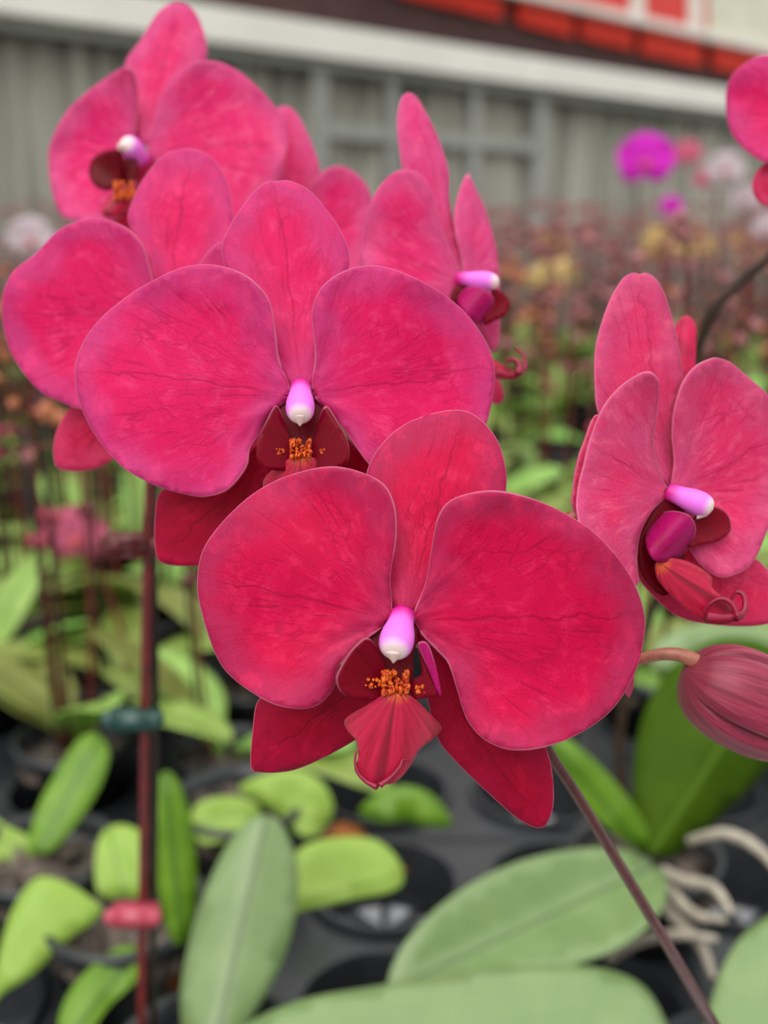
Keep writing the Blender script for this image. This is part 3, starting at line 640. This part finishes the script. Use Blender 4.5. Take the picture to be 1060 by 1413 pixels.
# ---- plant D: dark upright leaf, spike to the top right bloom
PD = newplant(0, 0, 1, 'orchid with a broad dark upright leaf and pale roots behind the closed bud')
hleaf(PD, [(880,1160),(874,1080),(882,1010),(905,950),(950,900),(1010,880),(1080,900),(1110,960),(1075,1040),(1000,1120),(930,1180)], (890,1190), (1080,900), .69, LEAFD, (.01,.0), 0, 0, .10)
hleaf(PD, [(885,1172),(870,1165),(820,1125),(775,1065),(755,1025),(770,1010),(830,1060),(880,1120),(898,1165)], (892,1180), (760,1020), .70, LEAFM, (0,.0), .01, 0, -.06)
hleaf(PD, [(900,1190),(860,1172),(790,1172),(700,1195),(620,1240),(560,1300),(535,1360),(560,1385),(640,1375),(740,1345),(850,1310),(910,1260),(920,1215)], (905,1195), (545,1365), .70, LEAFG, (.0,-.05), 0, .0, -.17)
hleaf(PD, [(900,900),(930,870),(980,860),(1060,865),(1120,890),(1120,930),(1040,925),(950,930),(905,930)], (900,930), (1110,890), .80, LEAFG, (.0,-.02), 0, .0, -.02)
stC = [at(893,1195,.71), at(864,1110,.71), at(855,1020,.69), at(872,920,.65), at(905,820,.60), at(930,620,.53), at(958,500,.48), at(985,430,.44), at(1025,385,.43), at(1075,345,.42), at(1130,300,.40), at(1140,220,.36)]
tube('spike', stC, [.0030, .0030, .0030, .0029, .0028, .0027, .0026, .0025, .0024, .0022, .002, .0015], simple('spike_dark', srgb(74, 52, 44), .45, .4, .3, 100), PD, 12, 6)
f8 = empty('flower', (0, 0, 0), PD)
sheet('petal', [(1080,85),(1055,76),(1028,88),(1007,110),(1002,145),(1010,185),(1035,212),(1065,226),(1105,215),(1130,190),(1130,120)], (1135,170), (1002,150), .335, (-.004,0), .003, .006, .001, mats=PP, parent=f8)
sheet('sepal', [(1120,200),(1075,215),(1048,232),(1038,252),(1042,272),(1058,284),(1095,275),(1130,230)], (1135,190), (1042,275), .340, (0,0), 0, .004, mats=QP, parent=f8)
sheet('petal', [(1150,150),(1180,90),(1240,80),(1280,130),(1270,200),(1210,235),(1160,200)], (1140,170), (1275,150), .335, (0,0), .003, .006, .001, mats=PP, parent=f8)
pot(PD, ground(890,1200))
for i, pts in enumerate(([(905,1205),(930,1235),(960,1262),(1000,1270)], [(900,1215),(925,1260),(965,1300),(985,1350)], [(915,1200),(945,1215),(985,1225),(1010,1260)], [(840,1325),(880,1300),(930,1290),(990,1296)], [(950,1160),(1000,1150),(1045,1170),(1080,1210)])):
    tube('root', [at(x, y, .70-.02*j) for j, (x, y) in enumerate(pts)], [.0030, .0038, .0036, .0020], ROOT, PD, 9)
# ---- plant B: the pink blooms tied to the dark stake
PB = newplant(0, 0, 1, 'orchid tied to the dark stake, bearing the cluster of pink blooms behind the front one')
f2 = empty('flower', (0, 0, 0), PB); D2 = .262
sheet('petal', [(400,536),(385,495),(380,455),(372,415),(350,388),(325,373),(290,365),(250,370),(210,388),(175,410),(135,445),(110,485),(104,520),(112,560),(135,605),(170,645),(215,670),(260,683),(285,685),(315,675),(340,645),(345,620),(357,600),(375,570),(397,552)], (408,545), (110,510), D2, (.0,0), .004, .010, .0019, -.001, mats=PP, parent=f2, seed=11)
sheet('petal', [(430,535),(435,490),(431,430),(445,395),(480,372),(520,367),(560,378),(600,398),(640,430),(668,468),(682,505),(680,545),(669,590),(645,625),(600,650),(550,655),(515,645),(490,615),(465,580),(438,553)], (422,545), (680,510), D2, (.0,0), .004, .009, .0019, -.0015, mats=PP, parent=f2, seed=12)
sheet('sepal', [(397,532),(375,480),(345,430),(315,380),(307,340),(325,300),(350,266),(368,252),(380,251),(388,250),(402,251),(430,266),(465,310),(482,350),(478,385),(462,430),(444,480),(432,530)], (415,540), (382,251), D2+.0015, (0,0), -.003, .006, .001, .006, mats=PP, parent=f2, seed=13)
sheet('sepal', [(410,580),(370,600),(320,645),(260,665),(222,678),(214,720),(215,758),(223,776),(255,781),(285,776),(330,745),(380,700),(420,640),(425,600)], (418,580), (220,775), D2+.002, (0,0), -.004, .006, .0008, .006, mats=Q_, parent=f2, seed=14)
sheet('sepal', [(420,580),(450,580),(485,610),(530,670),(570,740),(575,790),(540,800),(490,750),(440,690),(420,640)], (425,580), (570,790), D2+.002, (0,0), -.004, .004, .0008, .006, mats=Q_, parent=f2, seed=15)
sheet('lip', [(400,633),(365,662),(375,700),(400,730),(415,745),(430,730),(455,700),(468,662),(435,633),(415,630)], (415,625), (415,745), D2-.0045, (0,0), -.008, .002, mats=[LIP, TEND], parent=f2, step=7)
sheet('lip_lobe', [(381,560),(368,580),(355,612),(358,640),(385,650),(405,642),(402,610),(392,580)], (404,635), (365,580), D2-.003, (.005,0), 0, 0, mats=[LOBE_D], parent=f2, step=6)
sheet('lip_lobe', [(450,560),(465,580),(481,612),(478,640),(450,650),(428,642),(432,610),(440,580)], (428,635), (468,580), D2-.003, (-.005,0), 0, 0, mats=[LOBE_D], parent=f2, step=6)
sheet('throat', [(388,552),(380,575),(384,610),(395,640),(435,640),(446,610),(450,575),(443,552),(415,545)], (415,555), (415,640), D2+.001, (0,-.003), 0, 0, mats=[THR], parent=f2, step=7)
hero_column(f2, (415,533), (414,577), D2-.0005, D2-.010, 39, beak=((414,571),(414,588)))
callus(f2, 415, 619, D2-.005, 15, ((386,623,5),(447,622,5)))
f3 = empty('flower', (0, 0, 0), PB); D3 = .300
sheet('petal', [(222,432),(215,405),(207,370),(195,335),(170,312),(130,301),(85,315),(50,350),(15,380),(3,425),(15,485),(50,535),(85,555),(115,564),(160,555),(200,500),(220,455)], (228,440), (5,430), D3, (0,0), .004, .006, .0015, mats=PP, parent=f3, seed=16)
sheet('petal', [(235,435),(262,385),(280,358),(290,345),(307,333),(345,335),(390,370),(400,430),(370,490),(300,500),(250,470)], (232,440), (395,420), D3, (0,0), .004, .006, .0015, mats=PP, parent=f3, seed=17)
sheet('sepal', [(222,430),(210,385),(192,340),(177,305),(182,280),(200,245),(225,216),(248,207),(260,206),(272,208),(292,218),(311,245),(321,285),(320,330),(300,370),(262,415),(240,436)], (230,440), (260,206), D3+.002, (0,0), -.003, .006, .001, .004, mats=PP, parent=f3, seed=18)
sheet('sepal', [(225,445),(180,480),(130,530),(95,565),(77,600),(75,635),(85,648),(115,650),(152,637),(192,590),(225,500)], (230,445), (82,645), D3+.002, (0,0), -.003, .006, .001, .004, mats=QP, parent=f3, seed=19)
sheet('sepal', [(235,445),(280,480),(330,530),(365,580),(360,630),(320,640),(270,590),(238,510)], (230,445), (355,630), D3+.002, (0,0), -.003, .006, .001, .004, mats=QP, parent=f3, seed=20)
hero_column(f3, (232,440), (228,468), D3, D3-.008, 36)
f4 = empty('flower', (0, 0, 0), PB); D4 = .37
sheet('petal', [(188,200),(187,170),(190,140),(187,107),(173,92),(140,112),(100,145),(77,180),(67,215),(72,265),(85,297),(102,304),(140,312),(175,290),(190,250)], (195,206), (70,210), D4, (-.008,0), .004, .004, .0015, mats=[PINKL, RIM], parent=f4, seed=21)
sheet('petal', [(203,198),(215,165),(225,130),(245,100),(275,84),(310,88),(350,115),(385,155),(397,190),(390,230),(370,290),(340,330),(300,345),(250,300),(218,240)], (196,206), (395,195), D4, (-.004,0), .004, .006, .0015, mats=[PINKL, RIM], parent=f4, seed=22)
sheet('sepal', [(190,195),(184,150),(172,92),(195,55),(218,18),(242,4),(265,12),(280,40),(286,75),(272,105),(240,150),(210,196)], (197,206), (245,5), D4+.002, (-.004,0), -.003, .006, .001, .004, mats=[PINKL, RIM], parent=f4, seed=23)
sheet('sepal', [(190,215),(150,270),(118,300),(120,330),(160,335),(205,320),(215,250)], (198,206), (130,330), D4+.002, (0,0), -.003, .006, .001, .004, mats=QP, parent=f4, seed=24)
sheet('sepal', [(205,215),(250,260),(300,330),(320,380),(290,400),(240,360),(210,290)], (198,206), (315,390), D4+.002, (0,0), -.003, .006, .001, .004, mats=QP, parent=f4, seed=25)
sheet('lip_lobe', [(165,208),(145,209),(128,220),(123,240),(132,256),(150,262),(166,250),(170,225)], (165,255), (130,225), D4-.012, (-.003,0), .002, 0, mats=[THR], parent=f4, step=7)
sheet('lip_lobe', [(170,222),(184,215),(192,232),(188,250),(174,256),(166,245)], (175,255), (186,220), D4-.010, (0,0), 0, 0, mats=[THR], parent=f4, step=7)
sheet('lip', [(165,262),(150,275),(140,292),(150,300),(175,295),(195,280),(190,262)], (175,258), (145,298), D4-.012, (0,0), -.004, 0, mats=[LIP, TEND], parent=f4, step=7)
hero_column(f4, (200,222), (172,196), D4-.002, D4-.014, 30, beak=((170,200),(166,212)))
callus(f4, 171, 263, D4-.0125, 14)
f5 = empty('flower', (0, 0, 0), PB); D5 = .318
sheet('sepal', [(632,378),(610,345),(575,290),(556,234),(551,205),(548,167),(552,140),(558,131),(566,129),(578,139),(597,174),(610,205),(619,237),(620,275),(627,317),(637,368)], (636,382), (563,130), D5+.002, (.006,0), -.003, .006, .001, .004, mats=[PINKL, RIM], parent=f5, seed=26)
sheet('petal', [(634,386),(629,362),(616,333),(604,295),(594,260),(579,240),(556,234),(536,244),(520,263),(508,288),(501,326),(502,365),(515,420),(560,460),(610,460),(632,410)], (636,390), (505,330), D5, (.006,0), .003, .004, .001, mats=[PINKL, RIM], parent=f5, seed=27)
sheet('petal', [(645,240),(634,263),(627,295),(629,327),(638,362),(640,395),(648,430),(664,458),(677,484),(686,480),(690,445),(689,384),(686,352),(680,323),(670,291),(654,256)], (638,388), (688,360), D5+.001, (.016,0), 0, .001, .001, mats=[PINKL, RIM], parent=f5, seed=28)
sheet('sepal', [(640,440),(670,495),(688,522),(695,545),(692,554),(683,558),(665,540),(640,500)], (640,430), (690,555), D5+.003, (.004,0), 0, 0, mats=QP, parent=f5, seed=29)
sheet('lip_lobe', [(680,398),(696,406),(704,421),(697,435),(682,443),(668,448),(672,425),(678,410)], (672,440), (698,412), D5-.006, (.003,0), .001, 0, mats=[LOBE_D], parent=f5, step=6)
sheet('lip_lobe', [(632,416),(641,400),(660,396),(677,406),(680,419),(671,438),(661,447),(645,436)], (640,440), (670,405), D5-.010, (.003,0), -.004, 0, mats=[LOBE_M], parent=f5, step=6)
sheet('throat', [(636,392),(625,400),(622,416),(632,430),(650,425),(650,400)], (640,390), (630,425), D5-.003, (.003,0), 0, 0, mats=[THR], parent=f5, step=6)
sheet('lip', [(655,470),(680,495),(702,508),(712,516),(700,524),(680,520),(660,505)], (655,470), (712,518), D5-.006, (.003,0), 0, 0, mats=[LIP, TEND], parent=f5, step=6)
hero_column(f5, (632,384), (688,390), D5-.002, D5-.008, 26)
tendril(f5, [(684,515),(702,519),(716,516),(725,505),(722,490),(711,480)], D5-.007, .0013)
tendril(f5, [(716,516),(717,503),(708,496),(698,500)], D5-.008, .0011)
f6 = empty('flower', (0, 0, 0), PB); D6 = .385
sheet('sepal', [(380,152),(395,147),(408,155),(420,175),(437,215),(441,245),(430,290),(405,330),(388,300),(370,230),(372,170)], (405,335), (392,147), D6, (0,0), 0, .004, mats=[PINKL, RIM], parent=f6, seed=30)
sheet('petal', [(412,300),(428,257),(446,236),(470,229),(495,243),(512,270),(512,320),(502,365),(480,400),(430,390),(407,345)], (405,340), (510,300), D6-.002, (0,0), .003, .004, mats=[PINKL, RIM], parent=f6, seed=31)
sheet('petal', [(398,330),(370,270),(330,250),(300,280),(300,340),(340,380),(390,370)], (403,340), (302,310), D6-.002, (0,0), .003, .004, mats=[PINKL, RIM], parent=f6, seed=32)
# spike, stake, clips, pedicels of B
stB = [at(205,1600,.62), at(196,1413,.545), at(198,1200,.51), at(200,1000,.48), at(203,800,.46), at(207,670,.445), at(215,540,.42), at(240,430,.39), at(300,400,.36), at(400,440,.335), at(520,470,.33), at(600,450,.33)]
tube('spike', stB, [.0022]*6+[.002, .0019, .0018, .0016, .0014, .001], STEMR, PB, 12, 6)
tube('stake', [at(224,1600,.628), at(212,1413,.550), at(212,1200,.515), at(214,1000,.485), at(212,800,.465), at(214,640,.45), at(216,560,.44)], .0019, STAKE, PB, 10, 4)
for a, b in (((240,430,.39),(232,440,.302)), ((400,440,.335),(417,560,.266)), ((600,450,.33),(640,388,.321)), ((215,540,.42),(197,207,.373)), ((300,400,.36),(404,338,.387))):
    p, q = at(*a), at(*b); tube('pedicel', [p, (p+q)/2+Vector((0, .01, .01)), q], .0015, PED, PB, 9)
def clip(px, py, d, w, h, mat, kind):
    k_ = d/F; bm = bmesh.new(); c = at(px, py, d)
    for dy in ((-h*.33, 0, h*.33) if kind else (0,)):
        box_bm(bm, c+Vector((-w*.25*k_ if kind else 0, 0, dy*k_)), (w*k_, .012, (h*.24 if kind else h*.7)*k_))
    if kind: box_bm(bm, c+Vector((-w*.55*k_, 0, 0)), (w*.55*k_, .010, h*.95*k_))
    for s in (-1, 1): bmesh.ops.create_uvsphere(bm, u_segments=12, v_segments=8, radius=h*.34*k_, matrix=Matrix.Translation(c+Vector((s*w*.45*k_, -.004, h*.12*k_))))
    bmesh.ops.bevel(bm, geom=[e for e in bm.edges if len(e.link_faces) == 2 and e.calc_face_angle(0) > 1.2], offset=.0012, segments=2, affect='EDGES')
    from_bm('clip', bm, mat, PB)
clip(192, 752, .455, 62, 34, CLIPB, 1); clip(186, 992, .475, 70, 36, CLIPG, 0); clip(186, 1262, .51, 64, 34, CLIPR, 0)
hleaf(PB, [(262,1440),(250,1380),(262,1300),(290,1215),(325,1150),(360,1124),(390,1140),(410,1195),(408,1260),(388,1330),(350,1400),(320,1450)], (292,1460), (370,1122), .56, LEAFG, (0,-.015), 0, 0, .05)
hleaf(PB, [(240,1300),(222,1240),(213,1160),(214,1090),(228,1065),(250,1085),(266,1150),(272,1220),(262,1290)], (255,1330), (228,1065), .62, LEAFM, (0,0), 0, 0, .05)
hleaf(PB, [(385,1262),(398,1210),(415,1170),(470,1155),(525,1162),(556,1200),(545,1228),(480,1242),(420,1256)], (330,1270), (556,1205), .66, LEAFY, (0,-.03), 0, 0, -.03)
pot(PB, ground(290,1490))
# ---- plants at the left and middle edge with readable leaves
def lplant(label, base, d, leaves, spike=None):
    r = newplant(0, 0, 1, label)
    for ol, b, t, dd, m in leaves: hleaf(r, ol, b, t, dd, m, (0, -.03), 0, 0, -.03)
    pot(r, ground(*base)); return r
lplant('orchid at the lower left edge with one broad lime leaf and an olive leaf below', (175,1280), .66, [
  ([(-10,1380),(0,1310),(20,1250),(50,1212),(85,1215),(120,1235),(140,1260),(90,1300),(50,1340),(5,1370)], (150,1262), (-5,1375), .66, LEAFY),
  ([(80,1420),(95,1370),(130,1330),(170,1305),(195,1315),(190,1350),(150,1390),(110,1440)], (195,1308), (90,1440), .64, LEAFM)])
lplant('orchid left of the dark stake with a tall yellow-green leaf leaning over', (60,1200), .78, [
  ([(40,1170),(50,1120),(75,1070),(105,1025),(130,1012),(150,1035),(140,1080),(110,1130),(70,1175)], (45,1190), (140,1015), .74, LEAFM),
  ([(-40,1200),(-20,1130),(10,1140),(50,1160),(60,1180),(20,1190)], (60,1185), (-35,1140), .76, LEAFY),
  ([(135,1230),(133,1170),(150,1142),(180,1140),(198,1160),(196,1230),(170,1240)], (175,1260), (150,1142), .70, LEAFY)])
lplant('orchid with bright lime leaves seen just under the front crimson bloom', (330,1125), .86, [
  ([(330,1090),(360,1070),(400,1060),(440,1075),(460,1110),(450,1140),(420,1155),(380,1120)], (330,1100), (455,1140), .80, LEAFY),
  ([(262,1130),(280,1105),(330,1100),(360,1120),(330,1150),(280,1165)], (360,1120), (265,1140), .78, LEAFY),
  ([(495,1122),(520,1095),(560,1084),(600,1100),(624,1138),(600,1142),(560,1134),(520,1134)], (495,1122), (624,1138), .84, LEAFM)])
lplant('orchid with a lime leaf in the gap left of the stake, mid row', (110,950), 1.2, [
  ([(75,915),(90,885),(120,865),(150,860),(158,880),(130,905),(95,925)], (75,925), (158,865), 1.1, LEAFY),
  ([(95,870),(105,820),(130,790),(148,800),(140,840),(115,880)], (95,880), (145,790), 1.15, LEAFM),
  ([(140,960),(135,900),(150,870),(160,900),(160,960)], (150,970), (150,870), 1.12, LEAFY)])

# ---------------------------------------------------------------- dried leaves fallen between the pots
DRY = simple('dried_leaf', srgb(206, 128, 70), .6, .3, .35, 120, trans=.2)
for (px, py, L_, az, lab) in ((440, 1150, .05, .3, 'curled orange dried leaf lying on the tray under the front bloom'), (190, 1165, .06, 2.4, 'long curled tan dried leaf on the tray beside the lime leaves'),
                        (940, 1235, .035, 1.2, 'small orange dried scrap lying by the pale roots'), (560, 1190, .03, 4.0, 'small brown dried scrap on the bare tray cell'),
                        (250, 1345, .035, 5.2, 'tan dried scrap on the tray beside the large sage leaf')):
    p = ground(px, py, .06); o = leaf_obj('dried_leaf', L_, .02, .5, 1.9, az, (0, 0, 0), DRY, None, .6, .8); o.location = (p.x, p.y, .053); tag(o, lab, 'dried leaf')
